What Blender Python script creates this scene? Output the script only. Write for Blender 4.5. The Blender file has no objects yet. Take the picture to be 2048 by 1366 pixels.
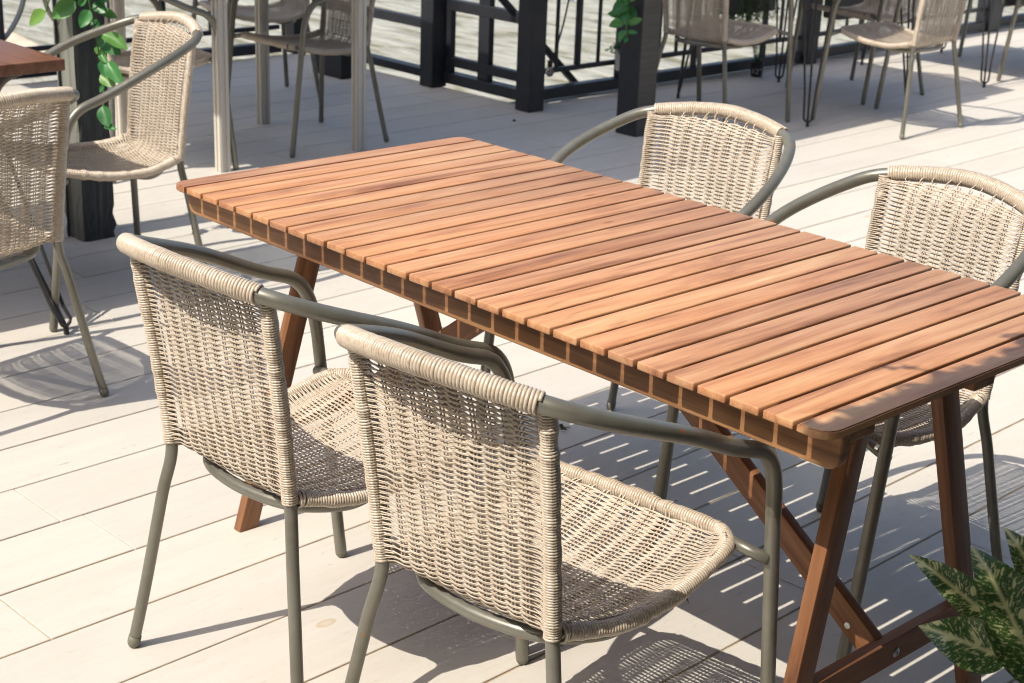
import bpy, bmesh, math, random
import numpy as np
from mathutils import Vector, Matrix
random.seed(7); rng = np.random.RandomState(3)
scn = bpy.context.scene
COL = scn.collection
R_ = math.radians

# ---------------------------------------------------------------- camera
cd = bpy.data.cameras.new('camera'); cam = bpy.data.objects.new('camera', cd); COL.objects.link(cam)
RIGHT = Vector((0.6764538, 0.7356049, 0.0359952)); DOWN = Vector((0.2722589, -0.2043560, -0.9402732)); FWD = Vector((-0.6843138, 0.6458514, -0.3385124))
CP = Vector((2.68102, -1.58377, 1.52420))
m = Matrix.Identity(4)
for i in range(3):
    m[i][0] = RIGHT[i]; m[i][1] = -DOWN[i]; m[i][2] = -FWD[i]; m[i][3] = CP[i]
cam.matrix_world = m
cd.sensor_width = 36; cd.lens = 3151.0 / 2048 * 36; cd.clip_start = .05; cd.clip_end = 600
cd.dof.use_dof = True; cd.dof.focus_distance = 2.45; cd.dof.aperture_fstop = 11.0
scn.camera = cam
# ---------------------------------------------------------------- world, sun, exposure
SUN_TRAVEL = Vector((.036, .752, -1)).normalized()
elev = math.asin(-SUN_TRAVEL.z)
w = bpy.data.worlds.new('World'); scn.world = w; w.use_nodes = True
nt = w.node_tree; bg = nt.nodes['Background']
sky = nt.nodes.new('ShaderNodeTexSky'); sky.sky_type = 'NISHITA'; sky.sun_disc = False
sky.sun_elevation = elev; sky.sun_rotation = math.atan2(-SUN_TRAVEL.x, -SUN_TRAVEL.y)
sky.air_density = 1.0; sky.dust_density = 3.0; sky.ozone_density = 1.0
nt.links.new(sky.outputs[0], bg.inputs[0]); bg.inputs[1].default_value = .15
sl = bpy.data.lights.new('sun', 'SUN'); sl.energy = 3.8; sl.angle = R_(.27); sl.color = (1, .93, .82)
so = bpy.data.objects.new('sun', sl); COL.objects.link(so); so.location = (0, -5, 8)
so.rotation_euler = SUN_TRAVEL.to_track_quat('-Z', 'Y').to_euler()
vs = scn.view_settings; vs.view_transform = 'Standard'; vs.look = 'None'; vs.exposure = 0.40; vs.gamma = 1; vs.use_curve_mapping = False
scn.cycles.pixel_filter_type = 'BLACKMAN_HARRIS'; scn.cycles.filter_width = 1.05; scn.cycles.max_bounces = 6; scn.cycles.diffuse_bounces = 2; scn.cycles.glossy_bounces = 3

# ---------------------------------------------------------------- materials
def mat(name):
    M = bpy.data.materials.new(name); M.use_nodes = True
    return M, M.node_tree.nodes, M.node_tree.links, M.node_tree.nodes['Principled BSDF']
def nd(N, t, **k):
    n = N.new(t)
    for a, b in k.items():
        if a in ('op',): n.operation = b
        elif a == 'blend': n.data_type = 'RGBA'; n.blend_type = b
        else: setattr(n, a, b)
    return n
def ramp(N, L, fac, stops):
    r = N.new('ShaderNodeValToRGB'); L.new(fac, r.inputs[0]); e = r.color_ramp.elements
    while len(e) < len(stops): e.new(.5)
    for i, (p, c) in enumerate(stops):
        e[i].position = p; e[i].color = (*c, 1) if len(c) == 3 else c
    return r
def noise(N, L, vec, scale, detail=4, rough=.55, dist=0):
    n = N.new('ShaderNodeTexNoise'); n.inputs['Scale'].default_value = scale; n.inputs['Detail'].default_value = detail
    n.inputs['Roughness'].default_value = rough; n.inputs['Distortion'].default_value = dist
    if vec is not None: L.new(vec, n.inputs['Vector'])
    return n
def coords(N, L, scale=(1, 1, 1), rnd=True):
    tc = N.new('ShaderNodeTexCoord'); mp = N.new('ShaderNodeMapping'); mp.inputs['Scale'].default_value = scale
    L.new(tc.outputs['Object'], mp.inputs[0])
    oi = N.new('ShaderNodeObjectInfo')
    if rnd:
        mu = N.new('ShaderNodeMath'); mu.operation = 'MULTIPLY'; mu.inputs[1].default_value = 37.0; L.new(oi.outputs['Random'], mu.inputs[0])
        cb = N.new('ShaderNodeCombineXYZ'); 
        for i in range(3): L.new(mu.outputs[0], cb.inputs[i])
        L.new(cb.outputs[0], mp.inputs['Location'])
    return mp.outputs[0], oi.outputs['Random']
def mixc(N, L, fac, a, b, blend='MIX'):
    x = N.new('ShaderNodeMix'); x.data_type = 'RGBA'; x.blend_type = blend
    for s, v in ((0, fac), (6, a), (7, b)):
        if isinstance(v, (int, float)): x.inputs[s].default_value = v
        elif isinstance(v, tuple): x.inputs[s].default_value = (*v, 1)
        else: L.new(v, x.inputs[s])
    return x.outputs[2]
def bump(N, L, h, strength, dist, bs):
    b = N.new('ShaderNodeBump'); b.inputs['Strength'].default_value = strength; b.inputs['Distance'].default_value = dist
    L.new(h, b.inputs['Height']); L.new(b.outputs[0], bs.inputs['Normal']); return b

def wood(name, axis, light, mid, dark, rough=.42, vary=1.0):
    M, N, L, B = mat(name)
    s = [26, 26, 26]; s[axis] = 2.2
    v, rnd = coords(N, L, tuple(s))
    n1 = noise(N, L, v, 1.0, 5, .6, .9)
    s2 = [170, 170, 170]; s2[axis] = 7
    v2, _ = coords(N, L, tuple(s2)); n2 = noise(N, L, v2, 1.0, 3, .6)
    s3 = [24, 24, 24]; s3[axis] = 4.0
    v3, _ = coords(N, L, tuple(s3)); n3 = noise(N, L, v3, 1.0, 3, .5, .6)
    c = ramp(N, L, n1.outputs[0], [(.30, dark), (.48, mid), (.68, light)]).outputs[0]
    fine = ramp(N, L, n2.outputs[0], [(.3, (.80, .76, .74)), (.6, (1, 1, 1))]).outputs[0]
    c = mixc(N, L, .75, c, fine, 'MULTIPLY')
    blot = ramp(N, L, n3.outputs[0], [(.24, (.55, .50, .50)), (.38, (1, 1, 1)), (.68, (1, 1, 1)), (.76, (1.22, 1.25, 1.28))]).outputs[0]
    c = mixc(N, L, .8, c, blot, 'MULTIPLY')
    rr = ramp(N, L, rnd, [(0, (.66, .58, .55)), (.10, (.93, .90, .88)), (.35, (1.06, 1.05, 1.0)), (.6, (.97, .90, .84)), (.8, (1.04, 1.08, 1.12)), (1, (.80, .76, .76))]).outputs[0]
    c = mixc(N, L, vary, c, rr, 'MULTIPLY')
    # knots
    kv, _ = coords(N, L, tuple([2.4 if i == axis else (.02 if i == (2 if axis < 2 else 1) else 8) for i in range(3)]))
    vo = N.new('ShaderNodeTexVoronoi'); vo.inputs['Scale'].default_value = 1; L.new(kv, vo.inputs['Vector'])
    k = ramp(N, L, vo.outputs['Distance'], [(0, (.40, .27, .20)), (.035, (.62, .47, .40)), (.055, (1.14, 1.12, 1.07)), (.13, (1, 1, 1))]).outputs[0]
    c = mixc(N, L, .75, c, k, 'MULTIPLY')
    L.new(c, B.inputs['Base Color']); B.inputs['Roughness'].default_value = rough
    B.inputs['Specular IOR Level'].default_value = .35
    bump(N, L, n2.outputs[0], .12, .002, B)
    return M
TL, TM_, TD = (.645, .385, .212), (.56, .285, .148), (.33, .15, .08)
M_slat = wood('acacia_slat', 1, TL, TM_, TD)
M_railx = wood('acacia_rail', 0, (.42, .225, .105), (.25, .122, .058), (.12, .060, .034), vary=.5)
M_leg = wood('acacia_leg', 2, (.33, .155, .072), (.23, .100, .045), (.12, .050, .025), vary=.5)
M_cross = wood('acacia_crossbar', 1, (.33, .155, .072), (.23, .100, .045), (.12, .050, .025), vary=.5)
M_walnut = wood('walnut_top', 0, (.26, .115, .065), (.20, .085, .048), (.13, .055, .032), rough=.38, vary=.0)

def deckmat():
    M, N, L, B = mat('whitewashed_board')
    v, rnd = coords(N, L, (30, 2.5, 30)); n1 = noise(N, L, v, 1, 5, .6, .5)
    v2, _ = coords(N, L, (90, 14, 90)); n2 = noise(N, L, v2, 1, 4, .7, 1.5)
    v3, _ = coords(N, L, (3, 1.5, 3)); n3 = noise(N, L, v3, 1, 4, .6)
    v4, _ = coords(N, L, (22, 16, 22)); n4 = noise(N, L, v4, 1, 2, .5)
    c = ramp(N, L, n1.outputs[0], [(.3, (.575, .540, .480)), (.7, (.615, .580, .520))]).outputs[0]
    sc = ramp(N, L, n2.outputs[0], [(.27, (.50, .47, .44)), (.34, (.93, .925, .92)), (.47, (1, 1, 1))]).outputs[0]
    c = mixc(N, L, .7, c, sc, 'MULTIPLY')
    d = ramp(N, L, n3.outputs[0], [(.3, (.94, .93, .92)), (.55, (1, 1, 1))]).outputs[0]
    c = mixc(N, L, 1, c, d, 'MULTIPLY')
    sp = ramp(N, L, n4.outputs[0], [(.14, (.40, .30, .22)), (.19, (1, 1, 1))]).outputs[0]
    c = mixc(N, L, .8, c, sp, 'MULTIPLY')
    kv, _ = coords(N, L, (3.1, 1.7, 3.1)); vo = N.new('ShaderNodeTexVoronoi'); vo.inputs['Scale'].default_value = 1; L.new(kv, vo.inputs['Vector'])
    kn = ramp(N, L, vo.outputs['Distance'], [(0, (.95, .90, .84)), (.030, (.95, .90, .84)), (.042, (.86, .74, .60)), (.052, (1, 1, 1))]).outputs[0]
    c = mixc(N, L, 1, c, kn, 'MULTIPLY')
    rr = ramp(N, L, rnd, [(0, (.97, .97, .975)), (1, (1.02, 1.015, 1.0))]).outputs[0]
    c = mixc(N, L, 1, c, rr, 'MULTIPLY')
    L.new(c, B.inputs['Base Color']); B.inputs['Roughness'].default_value = .62
    B.inputs['Specular IOR Level'].default_value = .3
    bump(N, L, n2.outputs[0], .25, .002, B)
    return M
M_deck = deckmat()

def plain(name, col, rough=.5, metal=0, nscale=0, namt=.15, bumpd=0, spec=.5):
    M, N, L, B = mat(name)
    B.inputs['Roughness'].default_value = rough; B.inputs['Metallic'].default_value = metal; B.inputs['Specular IOR Level'].default_value = spec
    sc = nscale or 12
    v, _ = coords(N, L); n = noise(N, L, v, sc, 5, .6)
    c = ramp(N, L, n.outputs[0], [(.3, tuple(x * (1 - namt) for x in col)), (.7, tuple(min(1, x * (1 + namt)) for x in col))]).outputs[0]
    L.new(c, B.inputs['Base Color'])
    r = ramp(N, L, n.outputs[0], [(.3, (rough * .85,) * 3), (.7, (min(1, rough * 1.15),) * 3)]).outputs[0]; L.new(r, B.inputs['Roughness'])
    if bumpd: bump(N, L, n.outputs[0], .5, bumpd, B)
    return M
M_base = plain('gap_wood', (.38, .29, .20), .8, nscale=30, namt=.3)
M_frame = framemat() if False else plain('olive_grey_paint', (.215, .208, .175), .36, .42, nscale=60, namt=.05)
def chips(M):
    N, L = M.node_tree.nodes, M.node_tree.links; B = N['Principled BSDF']; old = B.inputs['Base Color'].links[0].from_socket
    v, _ = coords(N, L); n = noise(N, L, v, 38, 2, .4); m_ = ramp(N, L, n.outputs[0], [(.755, (0, 0, 0)), (.765, (1, 1, 1))]).outputs[0]
    c = mixc(N, L, m_, old, (.42, .17, .07)); n3 = noise(N, L, v, 7, 4, .6); g = ramp(N, L, n3.outputs[0], [(.3, (.80, .78, .74)), (.6, (1.05, 1.05, 1.05))]).outputs[0]
    c = mixc(N, L, 1, c, g, 'MULTIPLY'); L.new(c, B.inputs['Base Color'])
chips(M_frame)
M_foot = plain('foot_cap', (.17, .165, .13), .5, namt=.1)
M_black = plain('black_steel_paint', (.022, .024, .030), .45, nscale=20, namt=.25)
M_hair = plain('hairpin_black', (.03, .028, .028), .4, namt=.2)
M_white = plain('pale_metal_paint', (.60, .56, .49), .45, nscale=8, namt=.06)
M_bolt = plain('zinc_bolt', (.55, .56, .58), .35, .9, nscale=200, namt=.2)
M_cable = plain('black_cable', (.02, .02, .022), .5)
M_pot_w = plain('white_pot', (.72, .70, .66), .5, namt=.05)
M_pot_b = plain('black_pot', (.02, .02, .022), .5)
M_soil = plain('soil', (.05, .035, .022), .95, nscale=80, namt=.5, bumpd=.01)
M_text = plain('white_print', (.6, .6, .62), .5)
def roofmat():
    M, N, L, B = mat('canvas_roof'); B.inputs['Base Color'].default_value = (.30, .30, .31, 1); B.inputs['Roughness'].default_value = .8
    tr = N.new('ShaderNodeBsdfTranslucent'); tr.inputs[0].default_value = (.42, .42, .46, 1); ms = N.new('ShaderNodeMixShader'); ms.inputs[0].default_value = .10
    L.new(B.outputs[0], ms.inputs[1]); L.new(tr.outputs[0], ms.inputs[2]); L.new(ms.outputs[0], N['Material Output'].inputs[0]); return M
M_roof = roofmat()
M_terra = plain('terracotta', (.40, .17, .09), .7)
M_dry = plain('dry_leaf', (.20, .10, .045), .6, nscale=120, namt=.4)
M_dead = plain('withered_green', (.055, .065, .028), .7, nscale=200, namt=.5)
M_bank = plain('sand_bank', (.50, .42, .33), .95, nscale=4, namt=.2)
M_stem = plain('green_stem', (.07, .17, .035), .5)
M_bark = plain('bark', (.12, .085, .06), .9, nscale=20, namt=.35)

def glassmat():
    M, N, L, B = mat('bulb_glass'); B.inputs['Transmission Weight'].default_value = .9; B.inputs['Roughness'].default_value = .03
    B.inputs['Base Color'].default_value = (.85, .86, .9, 1); return M
M_glass = glassmat()
def filmat():
    M, N, L, B = mat('bulb_filament'); B.inputs['Base Color'].default_value = (.8, .35, .08, 1); B.inputs['Roughness'].default_value = .3; return M
M_fil = filmat()

def wicker():
    M, N, L, B = mat('beige_wicker')
    tc = N.new('ShaderNodeTexCoord')
    n1 = noise(N, L, tc.outputs['Object'], 14, 3, .5); n2 = noise(N, L, tc.outputs['Object'], 160, 2, .5)
    c = ramp(N, L, n1.outputs[0], [(.3, (.52, .44, .345)), (.7, (.62, .54, .44))]).outputs[0]
    f = ramp(N, L, n2.outputs[0], [(.35, (.84, .78, .72)), (.6, (1.05, 1.05, 1.05))]).outputs[0]
    c = mixc(N, L, .8, c, f, 'MULTIPLY')
    L.new(c, B.inputs['Base Color']); B.inputs['Roughness'].default_value = .34; B.inputs['Specular IOR Level'].default_value = .75
    return M
M_wick = wicker()

def timber():
    M, N, L, B = mat('charcoal_timber')
    v, _ = coords(N, L, (30, 30, 3), False); n = noise(N, L, v, 1, 6, .65, .6)
    v2, _ = coords(N, L, (8, 8, 5), False); n2 = noise(N, L, v2, 1, 5, .7)
    c = ramp(N, L, n.outputs[0], [(.3, (.022, .024, .026)), (.55, (.045, .048, .050)), (.75, (.095, .10, .095))]).outputs[0]
    ch = ramp(N, L, n2.outputs[0], [(.66, (1, 1, 1)), (.72, (2.4, 2.3, 2.1))]).outputs[0]
    c = mixc(N, L, 1, c, ch, 'MULTIPLY')
    L.new(c, B.inputs['Base Color']); B.inputs['Roughness'].default_value = .75
    bump(N, L, n.outputs[0], .9, .012, B); return M
M_timber = timber()
def sunlit_timber():  # lighter timber for the sun-facing side, sunlight put into the colour
    M, N, L, B = mat('weathered_timber_sunlit')
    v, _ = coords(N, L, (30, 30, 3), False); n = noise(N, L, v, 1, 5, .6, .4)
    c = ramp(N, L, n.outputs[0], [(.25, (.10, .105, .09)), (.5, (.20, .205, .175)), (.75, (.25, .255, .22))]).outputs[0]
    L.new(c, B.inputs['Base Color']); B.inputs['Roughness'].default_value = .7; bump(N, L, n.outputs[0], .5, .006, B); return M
M_timber_sun = sunlit_timber()
def postmat():
    M, N, L, B = mat('dark_roof_post')
    v, _ = coords(N, L, (3, 3, 60), False); n = noise(N, L, v, 1, 4, .6, .3)
    c = ramp(N, L, n.outputs[0], [(.3, (.040, .038, .036)), (.7, (.075, .070, .062))]).outputs[0]
    L.new(c, B.inputs['Base Color']); B.inputs['Roughness'].default_value = .5; bump(N, L, n.outputs[0], .3, .004, B); return M
M_post = postmat()

def water():
    M, N, L, B = mat('lake_water')
    tc = N.new('ShaderNodeTexCoord'); mp = N.new('ShaderNodeMapping'); L.new(tc.outputs['Object'], mp.inputs[0])
    mp.inputs['Rotation'].default_value = (0, 0, R_(-43)); mp.inputs['Scale'].default_value = (.9, 2.6, 1)
    n1 = noise(N, L, mp.outputs[0], 1.7, 4, .5, .5); n2 = noise(N, L, mp.outputs[0], 9, 3, .6, .3)
    a = N.new('ShaderNodeMath'); a.operation = 'MULTIPLY_ADD'; L.new(n2.outputs[0], a.inputs[0]); a.inputs[1].default_value = .25; L.new(n1.outputs[0], a.inputs[2])
    c = ramp(N, L, n1.outputs[0], [(.36, (.20, .175, .085)), (.46, (.36, .335, .25)), (.6, (.44, .42, .34))]).outputs[0]
    L.new(c, B.inputs['Base Color']); B.inputs['Roughness'].default_value = .22; B.inputs['IOR'].default_value = 1.33
    bump(N, L, a.outputs[0], .7, .12, B); return M
M_water = water()

def leafmat(name, c1, c2, c3, trans=.25, ns=6):
    M, N, L, B = mat(name)
    v, rnd = coords(N, L); n = noise(N, L, v, ns * 8, 3, .5)
    c = ramp(N, L, rnd, [(0, c1), (.5, c2), (1, c3)]).outputs[0]
    f = ramp(N, L, n.outputs[0], [(.3, (.85, .85, .85)), (.7, (1.15, 1.15, 1.1))]).outputs[0]
    c = mixc(N, L, 1, c, f, 'MULTIPLY'); L.new(c, B.inputs['Base Color']); B.inputs['Roughness'].default_value = .38
    tr = N.new('ShaderNodeBsdfTranslucent'); L.new(c, tr.inputs[0]); ms = N.new('ShaderNodeMixShader'); ms.inputs[0].default_value = trans
    L.new(B.outputs[0], ms.inputs[1]); L.new(tr.outputs[0], ms.inputs[2]); L.new(ms.outputs[0], N['Material Output'].inputs[0]); return M
M_ivy = leafmat('ivy_leaf', (.04, .17, .05), (.08, .28, .08), (.20, .35, .07), .3)
M_small = leafmat('small_leaf', (.03, .07, .02), (.05, .11, .03), (.09, .15, .04), .2)
def aglao():
    M, N, L, B = mat('variegated_leaf')
    tc = N.new('ShaderNodeTexCoord'); sx = N.new('ShaderNodeSeparateXYZ'); L.new(tc.outputs['Object'], sx.inputs[0])
    ab = N.new('ShaderNodeMath'); ab.operation = 'ABSOLUTE'; L.new(sx.outputs[1], ab.inputs[0])
    # shear: streaks run forward from the midrib
    sh = N.new('ShaderNodeMath'); sh.operation = 'MULTIPLY_ADD'; L.new(ab.outputs[0], sh.inputs[0]); sh.inputs[1].default_value = -.8; L.new(sx.outputs[0], sh.inputs[2])
    cb = N.new('ShaderNodeCombineXYZ'); L.new(sh.outputs[0], cb.inputs[0]); L.new(sx.outputs[1], cb.inputs[1])
    mp = N.new('ShaderNodeMapping'); mp.inputs['Scale'].default_value = (85, 55, 1); L.new(cb.outputs[0], mp.inputs[0])
    n = noise(N, L, mp.outputs[0], 1, 4, .6, .8)
    mp2 = N.new('ShaderNodeMapping'); mp2.inputs['Scale'].default_value = (320, 200, 1); L.new(cb.outputs[0], mp2.inputs[0])
    n2 = noise(N, L, mp2.outputs[0], 1, 2, .6)
    a = N.new('ShaderNodeMath'); a.operation = 'MULTIPLY_ADD'; L.new(ab.outputs[0], a.inputs[0]); a.inputs[1].default_value = -3.0; L.new(n.outputs[0], a.inputs[2])
    sp = ramp(N, L, a.outputs[0], [(.545, (0, 0, 0)), (.585, (1, 1, 1))]).outputs[0]
    sp2 = ramp(N, L, n2.outputs[0], [(.55, (0, 0, 0)), (.62, (.75, .75, .75))]).outputs[0]
    mx = mixc(N, L, 1.0, sp, sp2, 'LIGHTEN')
    rib = ramp(N, L, ab.outputs[0], [(0, (1, 1, 1)), (.0012, (1, 1, 1)), (.0022, (0, 0, 0))]).outputs[0]
    mx = mixc(N, L, 1.0, mx, rib, 'LIGHTEN')
    dk = ramp(N, L, n.outputs[0], [(.3, (.022, .060, .018)), (.7, (.060, .125, .028))]).outputs[0]
    c = mixc(N, L, mx, dk, (.50, .50, .25)); L.new(c, B.inputs['Base Color']); B.inputs['Roughness'].default_value = .3
    tr = N.new('ShaderNodeBsdfTranslucent'); L.new(c, tr.inputs[0]); ms = N.new('ShaderNodeMixShader'); ms.inputs[0].default_value = .2
    L.new(B.outputs[0], ms.inputs[1]); L.new(tr.outputs[0], ms.inputs[2]); L.new(ms.outputs[0], N['Material Output'].inputs[0]); return M
M_agl = aglao()

# ---------------------------------------------------------------- helpers
def link(name, me, parent=None, loc=None):
    o = bpy.data.objects.new(name, me); COL.objects.link(o)
    if parent: o.parent = parent
    if loc is not None: o.location = loc
    return o
def tag(o, label=None, cat=None, group=None, kind=None):
    for k, v in (('label', label), ('category', cat), ('group', group), ('kind', kind)):
        if v: o[k] = v
    return o
def thing(name, loc, rz, label, cat, group=None):
    o = bpy.data.objects.new(name, None); o.empty_display_size = .1; COL.objects.link(o)
    o.location = loc; o.rotation_euler = (0, 0, rz); return tag(o, label, cat, group)
def mesh(name, V, F, mt, smooth=False):
    me = bpy.data.meshes.new(name); me.from_pydata([tuple(v) for v in V], [], F); me.materials.append(mt)
    if smooth: me.polygons.foreach_set('use_smooth', [True] * len(me.polygons))
    me.update(); return me
def boxmesh(name, dx, dy, dz, mt, bev=.002, seg=2, origin=(0, 0, 0)):
    bm = bmesh.new(); bmesh.ops.create_cube(bm, size=1)
    for v in bm.verts: v.co = Vector((v.co.x * dx + origin[0], v.co.y * dy + origin[1], v.co.z * dz + origin[2]))
    if bev: bmesh.ops.bevel(bm, geom=bm.edges[:], offset=bev, segments=seg, profile=.5, affect='EDGES')
    me = bpy.data.meshes.new(name); bm.to_mesh(me); bm.free(); me.materials.append(mt)
    if bev: me.polygons.foreach_set('use_smooth', [True] * len(me.polygons)); 
    return me
def flatten(me, ang=.6):
    try: me.set_sharp_from_angle(angle=ang)
    except Exception: pass
    return me
def box(name, x0, x1, y0, y1, z0, z1, mt, parent=None, bev=.002, seg=1):
    me = flatten(boxmesh(name, x1 - x0, y1 - y0, z1 - z0, mt, bev, seg))
    return link(name, me, parent, ((x0 + x1) / 2, (y0 + y1) / 2, (z0 + z1) / 2))
def beam(name, A, B, wx, wy, mt, parent=None, up=(1, 0, 0), bev=.003, floor=None, ceil=None):
    """box from A to B, length along local z; local x towards `up`"""
    A, B = Vector(A), Vector(B); z = (B - A).normalized(); u = Vector(up); x = (u - z * u.dot(z)).normalized(); y = z.cross(x)
    Ln = (B - A).length; me = boxmesh(name, wx, wy, Ln, mt, bev, 2)
    M = Matrix((x, y, z)).transposed().to_4x4(); M.translation = (A + B) / 2
    if floor is not None or ceil is not None:
        for v in me.vertices:
            p = M @ v.co
            if floor is not None and v.co.z < 0: v.co.z += (floor + (bev if v.co.z > -Ln / 2 + bev * .5 else 0) * .6 - p.z) / z.z
            if ceil is not None and v.co.z > 0: v.co.z += (ceil - p.z) / z.z
    flatten(me); o = link(name, me, parent); o.matrix_local = M; return o
def cr(pts, n=8):
    pts = [np.array(p, float) for p in pts]; pts = [2 * pts[0] - pts[1]] + pts + [2 * pts[-1] - pts[-2]]
    out = []
    for i in range(1, len(pts) - 2):
        a, b, c, d = pts[i - 1:i + 3]
        for k in range(n):
            t = k / n; out.append(.5 * ((2 * b) + (-a + c) * t + (2 * a - 5 * b + 4 * c - d) * t * t + (-a + 3 * b - 3 * c + d) * t ** 3))
    out.append(pts[-2]); return np.array(out)
def unit(a): return a / np.maximum(np.linalg.norm(a, axis=-1, keepdims=True), 1e-12)
def frames(P, ref=(0, 0, 1)):
    T = unit(np.gradient(P, axis=0)); n = np.array(ref, float); N1 = []
    for t in T:
        n = n - t * n.dot(t)
        if np.linalg.norm(n) < 1e-4: n = np.array([1., 0, 0]) - t * t[0]
        n = n / np.linalg.norm(n); N1.append(n)
    return T, np.array(N1)
class Acc:
    def __init__(s): s.V = []; s.F = []; s.n = 0
    def sweep(s, P, r, k, N1=None, cap=True, ref=(0, 0, 1)):
        P = np.asarray(P, float); n = len(P)
        if N1 is None: T, N1 = frames(P, ref)
        else: T = unit(np.gradient(P, axis=0)); N1 = unit(N1 - T * (N1 * T).sum(1, keepdims=True))
        N2 = np.cross(T, N1); a = np.linspace(0, 2 * np.pi, k, endpoint=False); r = np.broadcast_to(np.asarray(r, float), (n,))
        V = P[:, None, :] + r[:, None, None] * (np.cos(a)[None, :, None] * N1[:, None, :] + np.sin(a)[None, :, None] * N2[:, None, :])
        i = np.arange(n - 1)[:, None] * k + np.arange(k)[None, :]; j = np.arange(n - 1)[:, None] * k + (np.arange(k)[None, :] + 1) % k
        F = np.stack([i, j, j + k, i + k], -1).reshape(-1, 4) + s.n
        s.V.append(V.reshape(-1, 3)); s.F += F.tolist()
        if cap:
            s.F.append([s.n + q for q in range(k)][::-1]); s.F.append([s.n + (n - 1) * k + q for q in range(k)])
        s.n += n * k; return s
    def add(s, V, F):
        s.V.append(np.asarray(V, float)); s.F += [[i + s.n for i in f] for f in F]; s.n += len(V); return s
    def mesh(s, name, mt, smooth=True):
        return mesh(name, np.concatenate(s.V).tolist(), s.F, mt, smooth)
def tube(name, P, r, mt, parent=None, k=12, ref=(0, 0, 1)):
    me = Acc().sweep(P, r, k, ref=ref).mesh(name, mt); flatten(me, .9); return link(name, me, parent)
def lathe(name, prof, mt, parent=None, loc=(0, 0, 0), k=24):
    a = Acc(); V = []; n = len(prof)
    for (r, z) in prof:
        for i in range(k): V.append((r * math.cos(2 * math.pi * i / k), r * math.sin(2 * math.pi * i / k), z))
    F = [[i * k + j, i * k + (j + 1) % k, (i + 1) * k + (j + 1) % k, (i + 1) * k + j] for i in range(n - 1) for j in range(k)]
    F.append(list(range(k))[::-1]); F.append([(n - 1) * k + j for j in range(k)])
    me = mesh(name, V, F, mt, True); flatten(me, .7); return link(name, me, parent, loc)
def resample(P, step):
    d = np.r_[0, np.cumsum(np.linalg.norm(np.diff(P, axis=0), axis=1))]; n = max(2, int(round(d[-1] / step))); s = np.linspace(0, d[-1], n + 1)
    return np.stack([np.interp(s, d, P[:, i]) for i in range(3)], 1)
def helix(acc, P, R, pitch, r, k=5, per=12, wob=.0):
    """strand wound round the curve P"""
    d = np.r_[0, np.cumsum(np.linalg.norm(np.diff(P, axis=0), axis=1))]; turns = d[-1] / pitch; n = int(turns * per) + 1
    s = np.linspace(0, d[-1], n); Q = np.stack([np.interp(s, d, P[:, i]) for i in range(3)], 1)
    T, N1 = frames(Q); N2 = np.cross(T, N1); a = np.linspace(0, 2 * np.pi * turns, n)
    rad = np.cos(a)[:, None] * N1 + np.sin(a)[:, None] * N2
    jit = np.interp(s, np.linspace(0, d[-1], max(4, int(d[-1] / .012))), rng.normal(0, wob, max(4, int(d[-1] / .012))))
    acc.sweep(Q + rad * (R + jit[:, None]), r, k, N1=rad)

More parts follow.
